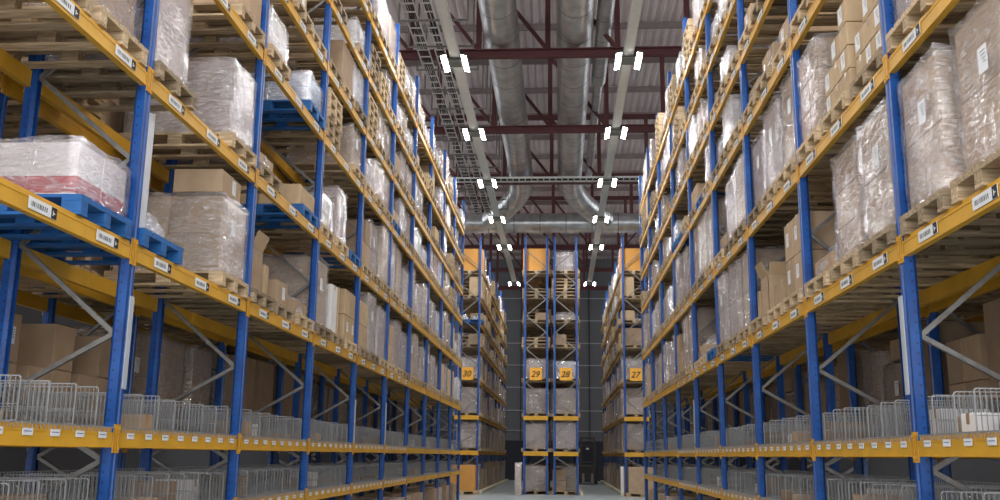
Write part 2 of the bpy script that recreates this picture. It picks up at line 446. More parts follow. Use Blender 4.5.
# ------------------------------------------------------------------ wrapped loads
def film_mb(w, d, h, seed, rough=1.0, top=True):
    """film hull round a load: w along y, d along x, height h; wrinkled, with a slightly peaked crown"""
    nx, ny, nz = 8, 7, max(4, int(h/.11)); m = MB(); idx = {}
    def pt(i, j, k):
        key = (i, j, k)
        if key in idx: return idx[key]
        x = (i/nx-.5)*d; y = (j/ny-.5)*w; z = k/nz*h
        p = Vector((x, y, z)); q = p*4 + Vector((seed*7.3, seed*3.1, 0))
        n1 = noise.noise(q); n2 = noise.noise(q*2.3+Vector((9,1,4))); n3 = noise.noise(q*1.1+Vector((1,7,2)))
        pinch = .012*abs(math.sin(z*9+seed))
        out = .011 + .009*n1*rough - pinch*.6
        if i in (0, nx): p.x += math.copysign(out, x)
        else: p.x += .008*n1
        if j in (0, ny): p.y += math.copysign(out, y)
        else: p.y += .008*n2
        if k == nz: p.z += .014 + .03*n3*rough + (.035*rough*abs(n2))
        elif k > 0: p.z += .01*n3
        m.v.append(tuple(p)); idx[key] = len(m.v)-1; return idx[key]
    def quad(a, b, c, e): m.f.append((a,b,c,e)); m.m.append(0); m.sm.append(True)
    for k in range(nz):
        for i in range(nx):
            quad(pt(i,0,k), pt(i+1,0,k), pt(i+1,0,k+1), pt(i,0,k+1)); quad(pt(i+1,ny,k), pt(i,ny,k), pt(i,ny,k+1), pt(i+1,ny,k+1))
        for j in range(ny):
            quad(pt(0,j+1,k), pt(0,j,k), pt(0,j,k+1), pt(0,j+1,k+1)); quad(pt(nx,j,k), pt(nx,j+1,k), pt(nx,j+1,k+1), pt(nx,j,k+1))
    for i in range(nx):
        for j in range(ny): quad(pt(i,j,nz), pt(i+1,j,nz), pt(i+1,j+1,nz), pt(i,j+1,nz))
    return m
def crumple_mb(w, d, h, seed):
    """a loose crumpled sheet or sack: squashed noisy dome"""
    m = MB(); nu, nv = 18, 9; rows = []
    for j in range(nv+1):
        ph = j/nv*PI/2; row = []
        for i in range(nu):
            th = 2*PI*i/nu; c = math.cos(th); s = math.sin(th)
            e = .45; X = math.copysign(abs(c)**e, c); Y = math.copysign(abs(s)**e, s)
            q = Vector((X*1.5, Y*1.5, ph*1.5+seed*5.7)); nn = 1 + .16*noise.noise(q*1.4) + .09*noise.noise(q*3.7)
            rr = math.cos(ph)**.5 if j < nv else 0
            row.append((X*d/2*rr*nn*.9, Y*w/2*rr*nn*.9, max(0, math.sin(ph)**.8*h*(1+.25*noise.noise(q*2.2)))))
        rows.append(row)
    vs = [v for r in rows for v in r]; fs = []
    for j in range(nv):
        for i in range(nu): fs.append((j*nu+i, j*nu+(i+1)%nu, (j+1)*nu+(i+1)%nu, (j+1)*nu+i))
    m.add(vs, fs, 0, True); return m

WRAPS = []
def wrapped(x, y, z, w, d, h, mat, film, n, label, group=None, note=0, fx=1, name='wrapped_load', score=1):
    WRAPS.append((score, (x, y, z, w, d, h, mat, film, n, label, group, note, fx, name)))
def build_wraps():
    WRAPS.sort(key=lambda p: -p[0]); rest = {}; hull = MB()
    for i, (s, a) in enumerate(WRAPS):
        if i < 300: make_wrapped(*a)
        else:
            x, y, z, w, d, h, mat = a[:7]
            m = rest.setdefault(mat, MB()); M4 = Matrix.Translation((x, y, z)); k = 2
            for q in range(k): m.merge(MB().box(-d/2+.01, d/2-.01, -w/2+.01, w/2-.01, q*h/k, (q+1)*h/k-.006), M4)
            hull.merge(film_mb(w, d, h, i % 4), M4)
    for mat, m in rest.items():
        tag(link('distant_loads', m.mesh('distant_loads', M[mat])), 'wrapped pallet loads deep in the racks, %s cartons' % {'greybox': 'greyish', 'kraft': 'brown', 'whitebox': 'white', 'kraft_dark': 'dark brown', 'redwhite': 'banded', 'bluecrate': 'pale blue'}[mat], 'loads', None, 'stuff')
    if hull.v: tag(link('distant_film', hull.mesh('distant_film', M['film'])), 'stretch film round the pallet loads deep in the racks', 'film', None, 'stuff')
    print('WRAPS', len(WRAPS))
def make_wrapped(x, y, z, w, d, h, mat, film, n, label, group=None, note=0, fx=1, name='wrapped_load'):
    """n = (nx, ny, nz) cartons inside the hull"""
    o = empty(name, (x, y, z), label, 'wrapped load', group)
    nx, ny, nz = n; sx, sy, sz = (d-.03)/nx, (w-.03)/ny, (h-.01)/nz
    cm = carton_mesh(round(sx-.004, 2), round(sy-.004, 2), sz-.003, mat)
    for k in range(nz):
        for j in range(ny):
            for i in range(nx):
                link('carton', cm, o, ((i+.5)*sx-(d-.03)/2 + random.uniform(-.004,.004), (j+.5)*sy-(w-.03)/2, k*sz))
    seed = random.randrange(4)
    link('stretch_film', cached('film_%.2f_%.2f_%.2f_%d_%s' % (w, d, h, seed, film), lambda: film_mb(w, d, h, seed), M[film]), o)
    if note: link('paper_label', note_mesh(), o, (-fx*(d/2+.026), -.12, h*.62), 0 if fx > 0 else PI, (1, 1.1, 1.1))
    return o

def load(code, x, y, z, fx, where, maxh, score, bay=0, rnd=random):
    """put the goods named by CODE on a pallet whose centre is x, y and whose foot is at z. WHERE: the place, in words"""
    jx = rnd.uniform(-.018, .018); jy = rnd.uniform(-.015, .015); x += jx; y += jy
    if code == '.': return
    near = score > .0045
    pm = 'wood' if rnd.random() < .72 else 'wood_old'
    if code in 'RbqBn': pm = 'blue_pallet'
    nz_pal = 1
    if code == 'e': nz_pal = max(2, min(int((maxh-.02)/PH), rnd.choice((3,4,5,6))))
    cond = {'wood': 'pale wooden', 'wood_old': 'weathered wooden', 'blue_pallet': 'blue'}[pm]
    if code == 'e':
        for k in range(nz_pal):
            pallet(x+rnd.uniform(-.015,.015), y+rnd.uniform(-.01,.01), z+k*PH, pm, '%s empty pallet in a stack, %s' % (cond, where), score*(1-.02*k), 'empty pallets, '+where)
        return
    pallet(x, y, z, pm, '%s pallet, %s' % (cond, where), score)
    zt = z + PH + .001; mh = maxh - PH - .03
    if code == 'p': return
    hh = lambda a: round(max(.2, min(a, mh)), 2)
    if code in 'TGMgKSWHx':
        spec = {'T': (rnd.choice((.95,1.05,1.1)), 'greybox' if rnd.random() < .45 else 'kraft', 'film', 'tall film-wrapped %s cartons'),
                'G': (.8, 'greybox', 'film_heavy', 'grey hazy film-wrapped %s cartons'), 'M': (.65, 'kraft', 'film', 'film-wrapped %s cartons'),
                'g': (.45, 'whitebox', 'film_heavy', 'low film-wrapped %s cartons'), 'K': (.78, 'kraft', 'film', 'film-wrapped %s cartons'),
                'S': (.95, 'kraft', 'film', 'two-tier film-wrapped %s cartons'), 'W': (1.0, 'kraft', 'film', 'film-wrapped %s cartons'),
                'H': (.7, 'whitebox', 'film_white', 'white-sheeted %s cartons'), 'x': (1.0, 'kraft_dark', 'film', 'film-wrapped %s cartons')}[code]
        h = hh(spec[0]); mat = spec[1]
        ny = rnd.choice((1, 1, 2)) if code in 'TSKMWx' else 2
        nz = max(2, int(h/rnd.choice((.3, .45, .5)))); nx = rnd.choice((1, 2))
        wd = rnd.choice((.62, .68, .72, .76)) if code in 'TGx' else .70 if code == 'W' else .76; dp = rnd.choice((1.02, 1.06, 1.1))
        if code == 'S': nz = 2
        if not near: nx, ny = 1, (1 if score < .0012 else 2); nz = max(2, int(h/.45))
        col = {'greybox': 'greyish', 'kraft': 'brown', 'whitebox': 'white', 'kraft_dark': 'dark brown'}[mat]
        wrapped(x, y, zt, wd, dp, h, mat, spec[2], (nx, ny, nz), (spec[3] % col) + ', ' + where, note=score > .0016 and rnd.random() < .45, fx=fx, score=score)
        if code == 'K' and h + .28 < mh:
            carton(x-fx*.25, y-.06, zt+h+.035, .5, .58, .24, 'kraft', 'brown carton topping wrapped load, ' + where, score, note=True, fx=fx)
    elif code == 'R':
        wrapped(x, y, zt, .77, 1.1, .4, 'redwhite', 'film', (3, 2, 1), 'low film-wrapped white cartons with red bands, ' + where, fx=fx)
    elif code == 'b':
        for j, (dx, dy, s) in enumerate(((-.3,.12,.8),(.2,.26,.5),(.2,-.06,.75))):
            o = link('plastic_sack', cached('sack%d' % (j%3), lambda: crumple_mb(.44, .5, .3, j), M['film_white']), None, (x+fx*dx, y+dy, zt), 0, (s,s,s))
            tag(o, '%s white plastic sack, %s' % (('large crumpled','small crumpled','rear crumpled')[j], where), 'sack', None)
    elif code in 'lwz':
        h = {'l': .28, 'w': .4, 'z': .5}[code]; h = min(h, mh)
        mat = 'kraft'; n = 2
        for i in range(n):
            carton(x+(i-.5)*.52, y+.02, zt, .48, .6, round(h*.7, 2), mat, '%s low carton under film, %s' % (('front','rear')[(i if fx>0 else 1-i)], where), score*.8, fx=fx)
        fm = {'l': 'film_heavy', 'w': 'film_white', 'z': 'film_blue'}[code]
        o = link('plastic_sheet', cached('sheet_%s%.1f' % (code, h), lambda: crumple_mb(.78, 1.15, h+.06, 3.3 if code == 'l' else 6.1), M[fm]), None, (x, y, zt))
        tag(o, {'l': 'clear crumpled film over low cartons, ', 'w': 'white crumpled sheet over cartons, ', 'z': 'blue crumpled film over cartons, '}[code] + where, 'plastic film')
    elif code == 'n':
        wrapped(x, y, zt, .77, 1.1, min(.4, mh), 'bluecrate', 'film_heavy', (2, 2, 2), 'film-wrapped pale blue cartons, ' + where, fx=fx, score=score)
    elif code in 'dckDq':
        mat = {'d': 'kraft_tan', 'c': 'kraft', 'k': 'kraft', 'D': 'kraft_dark', 'q': 'kraft_tan', 'n': 'bluecrate'}[code]
        col = {'kraft_tan': 'tan', 'kraft': 'brown', 'kraft_dark': 'dark', 'bluecrate': 'bluish'}[mat]
        if code == 'd': ny, nx, sz, tot = 3 if near else 2, 2, .22 if near else .4, hh(.85)
        elif code == 'c': ny, nx, sz, tot = 2, 2, .42, hh(.85)
        elif code == 'k': ny, nx, sz, tot = 1, 2, .3, .3
        elif code == 'q': ny, nx, sz, tot = 2, 2, .28, .28
        elif code == 'n': ny, nx, sz, tot = 2, 2, .2, .4
        else: ny, nx, sz, tot = 1, 1, hh(1.1), hh(1.1)
        nz = max(1, int(tot/sz+.2)); sx, sy = 1.12/nx, .77/ny
        if code == 'k': sy = .45
        for k in range(nz):
            for j in range(ny):
                if code == 'd' and k > nz-1-j and near: continue
                if code == 'c' and k == nz-1 and j == 0 and rnd.random() < .6 and nz > 1: continue
                for i in range(nx):
                    front = (i == 0) == (fx > 0)
                    lay = ('bottom layer', 'second layer', 'third layer', 'fourth layer', 'fifth layer')[min(k, 4)]
                    if nx > 1 and not front and score < .002: continue
                    lab_ = '%s carton, %s %s%s, %s' % (col, ('bottom', 'second', 'third', 'fourth', 'fifth')[min(k, 4)], 'near ' if ny > 1 and j == 0 else 'far ' if ny > 1 and j == ny-1 else 'middle ' if ny > 2 else '', 'front' if front else 'rear', where)
                    carton(x+fx*.015+(i+.5)*sx-.56, y+((j+.5)*sy-.385 if ny > 1 else 0), zt+k*sz, round(sx-.012,2), round(sy-.012,2), round(sz-.006,3), mat, lab_, score*(1 if front else .3),
                           note=front and rnd.random() < .5, fx=fx)
    elif code == 'o':
        # open-topped carton with its flaps standing out
        m = MB(); w, d, h, t = .42, .6, min(.5, mh-.2), .006
        m.box(-d/2, d/2, -w/2, w/2, 0, .008); m.box(-d/2, -d/2+t, -w/2, w/2, 0, h); m.box(d/2-t, d/2, -w/2, w/2, 0, h)
        m.box(-d/2, d/2, -w/2, -w/2+t, 0, h); m.box(-d/2, d/2, w/2-t, w/2, 0, h)
        o = empty('open_carton', (x-fx*.2, y-.09, zt), 'open brown carton with raised flaps, '+where, 'box')
        link('box_body', m.mesh('open_box', M['kraft']), o)
        for s in (-1, 1):
            f = MB().bar((0, s*w/2, h), (0, s*(w/2+.09), h+.14), d*.96, t, up=(0,0,1)); link('flap', f.mesh('flap', M['kraft_tan']), o)
            f = MB().bar((s*(d/2), 0, h), (s*(d/2+.07), 0, h+.17), w*.96, t, up=(0,0,1)); link('flap', f.mesh('flap', M['kraft_tan']), o)
        carton(x-fx*.25, y+.30, zt, .5, .15, .38, 'kraft_tan', 'narrow tan carton beside the open carton, ' + where, score, fx=fx)
    elif code == 'V':
        carton(x-fx*.3, y-.18, zt, .5, .34, min(.72, mh), 'whitebox', 'tall plain white box, ' + where, score, fx=fx)
        o = tag(link('cardboard_sheet', MB().cbox(-.25, .25, -.012, .012, 0, min(.75, mh), .003).mesh('sheet', M['kraft_tan']), None, (x-fx*.3, y+.12, zt)), 'upright tan cardboard sheet, ' + where, 'cardboard')
        wrapped(x-fx*.2, y+.28, zt, .22, .6, .3, 'greybox', 'film_heavy', (1,1,1), 'small film bundle beside the white box, ' + where)
    elif code == 'O':
        carton(x, y, zt, 1.12, .78, round(min(.95, mh), 2), 'orangebox', 'large orange cardboard pallet box, ' + where, score)

def fill_rack(tab, xf, dirx, y0, nb, where, scoref=1.0, skip=lambda lv, k: False, pool='', over=.02, floor=False, y_off=0, seed=1, sc_fn=None):
    rn = random.Random(seed); fx = dirx
    for lv in (['0'] if floor else []) + list('ACDEFGH'):
        z = (LV[lv] + TOPZ) if lv != '0' else 0.0
        nxt = {'0': 'A', 'A': 'C', 'C': 'D', 'D': 'E', 'E': 'F', 'F': 'G', 'G': 'H'}.get(lv)
        maxh = (LV[nxt] + B0 - z - .03) if nxt else 1.15
        for k in range(nb):
            if skip(lv, k): 
                continue
            row = tab.get(lv, {}).get(k)
            for s in range(3):
                code = row[s] if row else rn.choice(pool[lv] if isinstance(pool, dict) else pool)
                y = y0 + k*P + P/2 + (s-1)*.9
                sc = scoref/(y*y)
                tn = (TIER if where in ('left rack', 'right rack') else TIERB)[lv]
                wh = '%s, %s, %s bay, %s slot' % (where, tn, NTH[k], SLOT[s])
                load(code, xf + dirx*(PD/2 - over), y, z, fx, wh, maxh, sc, rnd=rn)

# ------------------------------------------------------------------ the near racks
XL, XR = -3.325, 2.51
Y0L, Y0R = 4.31, 4.26
NL, NR = 10, 9
TOP = 10.3
rackL = make_rack('pallet_rack', 'tall blue and yellow pallet rack lining the left side of the wide aisle', XL, -1, Y0L, NL, ORDER, TOP, mirror_guard=((1, 2.0, 2.72), (4, 1.6, 2.4), (5, 1.6, 2.5)))
rackR = make_rack('pallet_rack', 'tall blue and yellow pallet rack lining the right side of the wide aisle', XR, 1, Y0R, NR, ORDER, TOP, mirror_guard=((1, 2.0, 2.72), (5, 1.8, 2.6)))
GAP = .2
backL = make_rack('pallet_rack', 'pallet rack standing back to back behind the left aisle rack', XL-DEPTH-GAP, -1, Y0L, NL, 'ACDEFGH', TOP, near=False, max_braces=60, flip=True)
backR = make_rack('pallet_rack', 'pallet rack standing back to back behind the right aisle rack', XR+DEPTH+GAP, 1, Y0R, NR, 'ACDEFGH', TOP, near=False, max_braces=60, flip=True)

# dividers, wire decks, rear mesh
ndiv = 0
dmesh = cached('divider', divider_mb, M['wire'])
for side, xf, dx, y0, nb, rk, wn in (('L', XL, -1, Y0L, NL, rackL, 'left rack'), ('R', XR, 1, Y0R, NR, rackR, 'right rack')):
    for lv in 'AB':
        for k in range(nb):
            link('wire_deck', cached('deck', deck_mb, M['wire']), rk, (0, (k+.5)*P, LV[lv]+TOPZ), 0 if dx > 0 else PI)
            link('rear_mesh', cached('backmesh', backmesh_mb, M['wire']), rk, (dx*(DEPTH-.06), (k+.5)*P, LV[lv]+TOPZ+.01))
            for j in range(8):
                if ndiv >= 300 and k > 6: continue
                yy = y0 + k*P + .17 + j*.34 + random.uniform(-.02, .02)
                o = link('wire_divider', dmesh, None, (xf + dx*.02, yy, LV[lv]+TOPZ+.011), (0 if dx > 0 else PI) + random.uniform(-.012, .012))
                o.scale = (1, 1, random.choice((.97, 1, 1.03)))
                tag(o, 'grey wire divider, %s from near post, %s, %s, %s bay' % (NTH[j], wn, TIER[lv], NTH[k]), 'wire divider')
                ndiv += 1
print('DIVIDERS', ndiv)

tabL = {'A': {}, 
 'C': {0: '..R', 1: 'b.K', 2: 'okl', 3: 'SVd', 4: 'dTT', 5: 'dTG', 6: 'TTG', 7: 'TGM'},
 'D': {0: 'WpW', 1: 'T.G', 2: 'l.q', 3: 'gGB', 4: 'cTT', 5: 'TTG', 6: 'TGT'},
 'E': {0: '...', 1: 'p.c', 2: 'g.n', 3: 'e.M', 4: 'gMT', 5: 'qGM'},
 'F': {0: '...', 1: '...', 2: 'pkp', 3: 'pDH', 4: 'eKM', 5: 'cGM'}, 'G': {0: '...', 1: '...', 2: '...', 3: 'p.g'}, 'H': {0: '...', 1: '...', 2: '...'}}
tabR = {'A': {},
 'C': {0: 'WWW', 1: 'WWl', 2: 'cko', 3: 'TTT', 4: 'blw', 5: 'TTc', 6: 'TGT'},
 'D': {0: '.pG', 1: 'ddT', 2: 'TTT', 3: 'TTw', 4: 'TTT', 5: 'GTT'},
 'E': {0: '...', 1: 'kpp', 2: 'kzw', 3: 'pHg', 4: 'Gbc', 5: 'lqn'},
 'F': {0: '...', 1: '..p', 2: 'pwk', 3: 'pgw', 4: 'gMH'}, 'G': {0: '...', 1: '...', 2: '..p', 3: 'pHg'}, 'H': {0: '...', 1: '...', 2: '...', 3: 'p.p'}}
poolF = {'A': '.', 'C': 'TTGGcdMHw', 'D': 'TTGGHdMgw', 'E': 'TGMgdleHw', 'F': 'MGgHdlepkw', 'G': 'MGgHkdlepw', 'H': 'THGMegKp'}
poolB = {'0': 'cDxWxDcK', 'A': 'DDxWKWDcW', 'C': 'eDcepDx', 'D': 'eDcepDx', 'E': 'epcepD', 'F': 'epcepx', 'G': 'epcep', 'H': 'epcD.'}
hide = lambda lv, k: lv == 'A' or (lv in 'E' and k < 1) or (lv in 'FGH' and k < 2)
fill_rack(tabL, XL, -1, Y0L, NL, 'left rack', skip=hide, pool=poolF, seed=3)
fill_rack(tabR, XR, 1, Y0R, NR, 'right rack', skip=hide, pool=poolF, seed=4)
hideB = lambda lv, k: (lv in 'E' and k < 1) or (lv in 'FGH' and k < 2) or (lv in 'FGH' and k > 6)
fill_rack({}, XL-DEPTH-GAP-.02, -1, Y0L, NL, 'left back rack', .3, hideB, poolB, over=-.04, floor=True, seed=5)
fill_rack({}, XR+DEPTH+GAP+.02, 1, Y0R, NR, 'right back rack', .3, hideB, poolB, over=-.04, floor=True, seed=6)

# small goods stored between the dividers and on the floor bays
rn = random.Random(9)
for side, xf, dx, y0, nb, wn in (('L', XL, -1, Y0L, NL, 'left rack'), ('R', XR, 1, Y0R, NR, 'right rack')):
    for lv in 'AB':
        for k in range(nb):
            for j in range(7):
                if rn.random() < .28:
                    h = rn.choice((.08,.12,.16,.2))
                    carton(xf + dx*(.25+rn.random()*.35), y0 + k*P + .23 + (j+.5)*.334, LV[lv]+TOPZ+.012, .36, .22, h, rn.choice(('kraft','whitebox','kraft_dark')),
                           'small carton in %s bin from near post, %s, %s, %s bay' % (NTH[j], wn, TIER[lv], NTH[k]), .35/(y0+k*P)**2, fx=dx)
    for k in range(3, nb):
        for s in range(3):
            if rn.random() < .6:
                y = y0 + (k+.5)*P + (s-1)*.9
                pallet(xf+dx*.55, y, 0, 'wood', 'pale wooden pallet, %s, floor level, %s bay, %s slot' % (wn, NTH[k], SLOT[s]), .3/(y*y))
                carton(xf+dx*.55, y, PH, 1.1, .74, .5, rn.choice(('kraft','greybox','kraft_dark')), 'wide carton on a floor pallet, %s, %s bay, %s slot' % (wn, NTH[k], SLOT[s]), .5/(y*y), fx=dx)

# goods standing on the floor in front of the far racks
def floor_box(x, y, sx, sy, sz, mat, what):
    pallet(x, y, 0, 'wood', 'wooden pallet under the ' + what, .01)
    carton(x, y, PH+.001, sx, sy, sz, mat, what, .01)
floor_box(-3.90, 39.3, 1.0, .8, 1.0, 'orangebox', 'large orange cardboard box on the floor before the far left rack')
floor_box(3.22, 39.3, 1.0, .8, 1.0, 'kraft', 'large brown cardboard box on the floor before the far right rack')
o = make_wrapped(-1.68, 39.5, 0, .7, .26, 1.25, 'kraft', 'film', (1, 1, 4), 'narrow film-wrapped stack leaning at the left foot of the central racks')
g = MB().cbox(-.06, .06, -.03, .03, 0, 1.15, .01)
tag(link('post_protector', g.mesh('protector', M['white_label']), None, (2.49, 39.8, 0)), 'white post protector at the foot of the far right rack', 'post protector')
# white foam roll standing behind the first post on the left
fr = MB(); fr.tube([(0,0,0),(0,.0,1.06)], .06, 14)
o = tag(link('foam_roll', fr.mesh('foam_roll', M['foam']), None, (XL-.17, Y0L+P+.40, LV['C']+TOPZ+PH+.002)), 'white foam roll standing upright beside the front left post', 'foam roll')

# ------------------------------------------------------------------ far racks, seen end on
YF = 40.0
FAR = (('30', -3.36, -1, 7), ('29', -.5, -1, 2), ('28', -.27, 1, 2), ('27', 2.62, 1, 7))
tabs = {
 '30': {'0': {0: 'xcc'}, 'A': {0: 'xxx'}, 'C': {0: 'xTx'}, 'D': {0: 'GTG'}, 'E': {0: 'ceT'}, 'F': {0: 'bde'}, 'G': {0: 'deT'}, 'H': {0: 'OTT'}},
 '29': {'0': {0: 'xxc'}, 'A': {0: 'xTx'}, 'C': {0: 'xxx'}, 'D': {0: 'Gcc'}, 'E': {0: 'ecc'}, 'F': {0: 'kee'}, 'G': {0: 'eee'}, 'H': {0: 'OTe'}},
 '28': {'0': {0: 'cxc'}, 'A': {0: 'TTx'}, 'C': {0: 'xxx'}, 'D': {0: 'Hcc'}, 'E': {0: 'cce'}, 'F': {0: 'lee'}, 'G': {0: 'eee'}, 'H': {0: 'GTe'}},
 '27': {'0': {0: 'ccx'}, 'A': {0: 'xTx'}, 'C': {0: 'MTx'}, 'D': {0: 'GTG'}, 'E': {0: 'DeT'}, 'F': {0: 'dbe'}, 'G': {0: 'deT'}, 'H': {0: 'OTT'}}}
FARN = {'30': 'far left rack', '29': 'central far rack left of the pair', '28': 'central far rack right of the pair', '27': 'far right rack'}
FARN['29'] = 'left central rack'; FARN['28'] = 'right central rack'
for num, xf, dx, nb in FAR:
    r = make_rack('pallet_rack', {'30': 'far left blue pallet rack with orange end board, beyond the left aisle rack', '29': 'left of the two narrow blue racks standing end on in the middle', '28': 'right of the two narrow blue racks standing end on in the middle', '27': 'far right blue pallet rack with orange end board, beyond the right aisle rack'}[num], xf, dx, YF, nb, 'ACDEFGH', 10.75, near=False, group=None, max_braces=90, step=.7)
    pool = dict(poolF); pool['0'] = 'xcDK'; pool['A'] = 'xTKc'
    fill_rack(tabs[num], xf, dx, YF, nb, FARN[num], .9, pool=pool, over=.095, floor=True, seed=int(num))
    # end number board
    xc = xf + dx*DEPTH/2; s = MB().cbox(-.25, .25, -.012, .012, -.26, .26, .004)
    if num == '30': pass
    b = tag(link('number_board', s.mesh('board', M['sign']), None, (xc, YF-.07, CAMH+3.33)), 'orange number board on the end of the %s' % FARN[num], 'sign')
    cu = bpy.data.curves.new('digits', 'FONT'); cu.body = num; cu.size = .35; cu.align_x = 'CENTER'; cu.align_y = 'CENTER'; cu.extrude = .003; cu.shear = .25; cu.offset = .004
    t = bpy.data.objects.new('tmp', cu); C.objects.link(t)
    dg = bpy.context.evaluated_depsgraph_get(); me = bpy.data.meshes.new_from_object(t.evaluated_get(dg)); bpy.data.objects.remove(t)
    me.materials.clear(); me.materials.append(M['black_print'])
    d = link('number', me, b, (-.03, -.016, -.02)); d.rotation_euler = (PI/2, 0, 0); d['label'] = 'black italic number %s' % num
    # white rack end protectors, beam-coloured end bars
    for lv in 'AC':
        link('end_bar', cached('endbar', lambda: MB().cbox(-.5, .5, -.03, .03, .02, .19, .004), M['beam']), r, (dx*DEPTH/2, -.09, LV[lv]))
build_pallets(); build_cartons(); build_wraps()

# ------------------------------------------------------------------ ceiling services
ZD = CAMH + 10.72
def duct(name, label, pts, r, seams, parts=()):
    o = empty(name, pts[0], label, 'ventilation duct')
    p0 = Vector(pts[0]); loc = [tuple(Vector(p)-p0) for p in pts]
    link('duct_pipe', MB().tube(loc, r, 28, caps=True).mesh('duct', M['duct']), o)
    # seams each as a collar
    L_ = [0]
    for a, b in zip(loc, loc[1:]): L_.append(L_[-1] + (Vector(b)-Vector(a)).length)
    s = seams/2; n = 0
    while s < L_[-1] and n < 60:
        for k in range(len(L_)-1):
            if L_[k] <= s < L_[k+1]:
                d = (Vector(loc[k+1])-Vector(loc[k])).normalized(); c = Vector(loc[k]) + d*(s-L_[k])
                link('seam_collar', MB().tube([tuple(c-d*.012), tuple(c+d*.012)], r+.008, 28, caps=False).mesh('collar', M['duct_seam']), o); break
        s += seams; n += 1
    return o
def elbow(c, x0, sgn, z0, z1, ycross, r0):
    pts = []
    for i in range(1, 9):
        t = i/8*PI/2; pts.append((x0 + sgn*r0*(1-math.cos(t)), c + r0*math.sin(t), z0 + (z1-z0)*i/8))
    return pts
R1 = .46
for nm, x0, sg in (('left', -1.5, -1), ('right', .40, 1)):
    pts = [(x0, 4, ZD), (x0, 12, ZD), (x0, 20, ZD), (x0, 28, ZD), (x0, 36.6, ZD)]
    for i in range(1, 8):
        t = i/7; pts.append((x0 + sg*1.55*t**1.6, 36.6 + 4.3*(t**.75), ZD - .55*t**1.4))
    duct('round_duct', 'large round galvanised duct running down the aisle ceiling, %s of the pair' % nm, pts, R1, 1.5)
duct('round_duct', 'large round galvanised cross duct spanning above the far racks', [(-4.9, 41.5, CAMH+10.16), (-2, 41.5, CAMH+10.16), (1, 41.5, CAMH+10.16), (3.9, 41.5, CAMH+10.16)], .43, 1.15)
duct('slim_duct', 'slimmer round duct running beside the right large duct', [(1.14, 6, CAMH+10.8), (1.14, 16, CAMH+10.8), (1.14, 26.5, CAMH+10.8)], .21, 1.2)
duct('slim_duct', 'thin pipe continuing behind the slimmer duct', [(1.14, 26.7, CAMH+10.8), (1.14, 33, CAMH+10.8), (1.14, 37.5, CAMH+10.8)], .13, 1.6)

ZC = CAMH + 10.0
TY = [22.95 + 5.85*i for i in range(-4, 7)]; TY[7] = 42.4
for i, y in enumerate(TY):
    t = empty('roof_truss', (-.3, y, ZC), 'maroon steel roof truss, %s counted from the camera end' % (NTH + ['twelfth'])[i], 'roof truss', None)
    m = MB().box(-12.9, 12.9, -.09, .09, 0, .03).box(-12.9, 12.9, -.012, .012, .03, .19).box(-12.9, 12.9, -.09, .09, .19, .22)
    link('bottom_chord', cached('chord', lambda: m, M['truss']), t)
    link('top_chord', cached('tchord', lambda: MB().box(-12.6, 12.6, -.08, .08, 2.55, 2.72), M['truss']), t)
    for j in range(-6, 8):
        x = j*1.78
        link('vertical_web', cached('vweb', lambda: MB().box(-.07, .07, -.05, .05, .2, 2.56), M['truss']), t, (x, 0, 0))
        s = 1 if j <= 1 else -1
        if abs(j) < 7:
            xa = x - 1.78 if s > 0 else x + 1.78
            if j == 1: pass
            link('diagonal_web', MB().bar((xa, 0, 2.55), (x, 0, .2), .09, .09, up=(0,1,0)).mesh('dweb', M['truss']), t)
# purlins and sheeted roof
for i in range(-3, 24):
    y = i*2.6 + 1.2
    o = link('purlin', cached('purlin', lambda: MB().box(-13, 13, -.035, .035, 0, .03).box(-13, 13, -.035, -.02, .03, .19).box(-13,13,-.035,.035,.19,.2), M['purlin']), None, (0, y, ZC+2.74)); o['kind'] = 'structure'
    o.name = 'trim_%d' % (i+7)
m = MB(); n = 104; w = 26/n
for k in range(n):
    x0 = -13 + k*w; z = ZC + 2.98
    m.add([(x0,-9,z),(x0+w*.35,-9,z),(x0+w*.5,-9,z+.022),(x0+w*.85,-9,z+.022),(x0+w,-9,z),(x0,64,z),(x0+w*.35,64,z),(x0+w*.5,64,z+.022),(x0+w*.85,64,z+.022),(x0+w,64,z)],
          [(0,5,6,1),(1,6,7,2),(2,7,8,3),(3,8,9,4)])
m.box(-13, 13, -9, 64, ZC+3.04, ZC+3.1)
struct('ceiling', m, M['roof'])

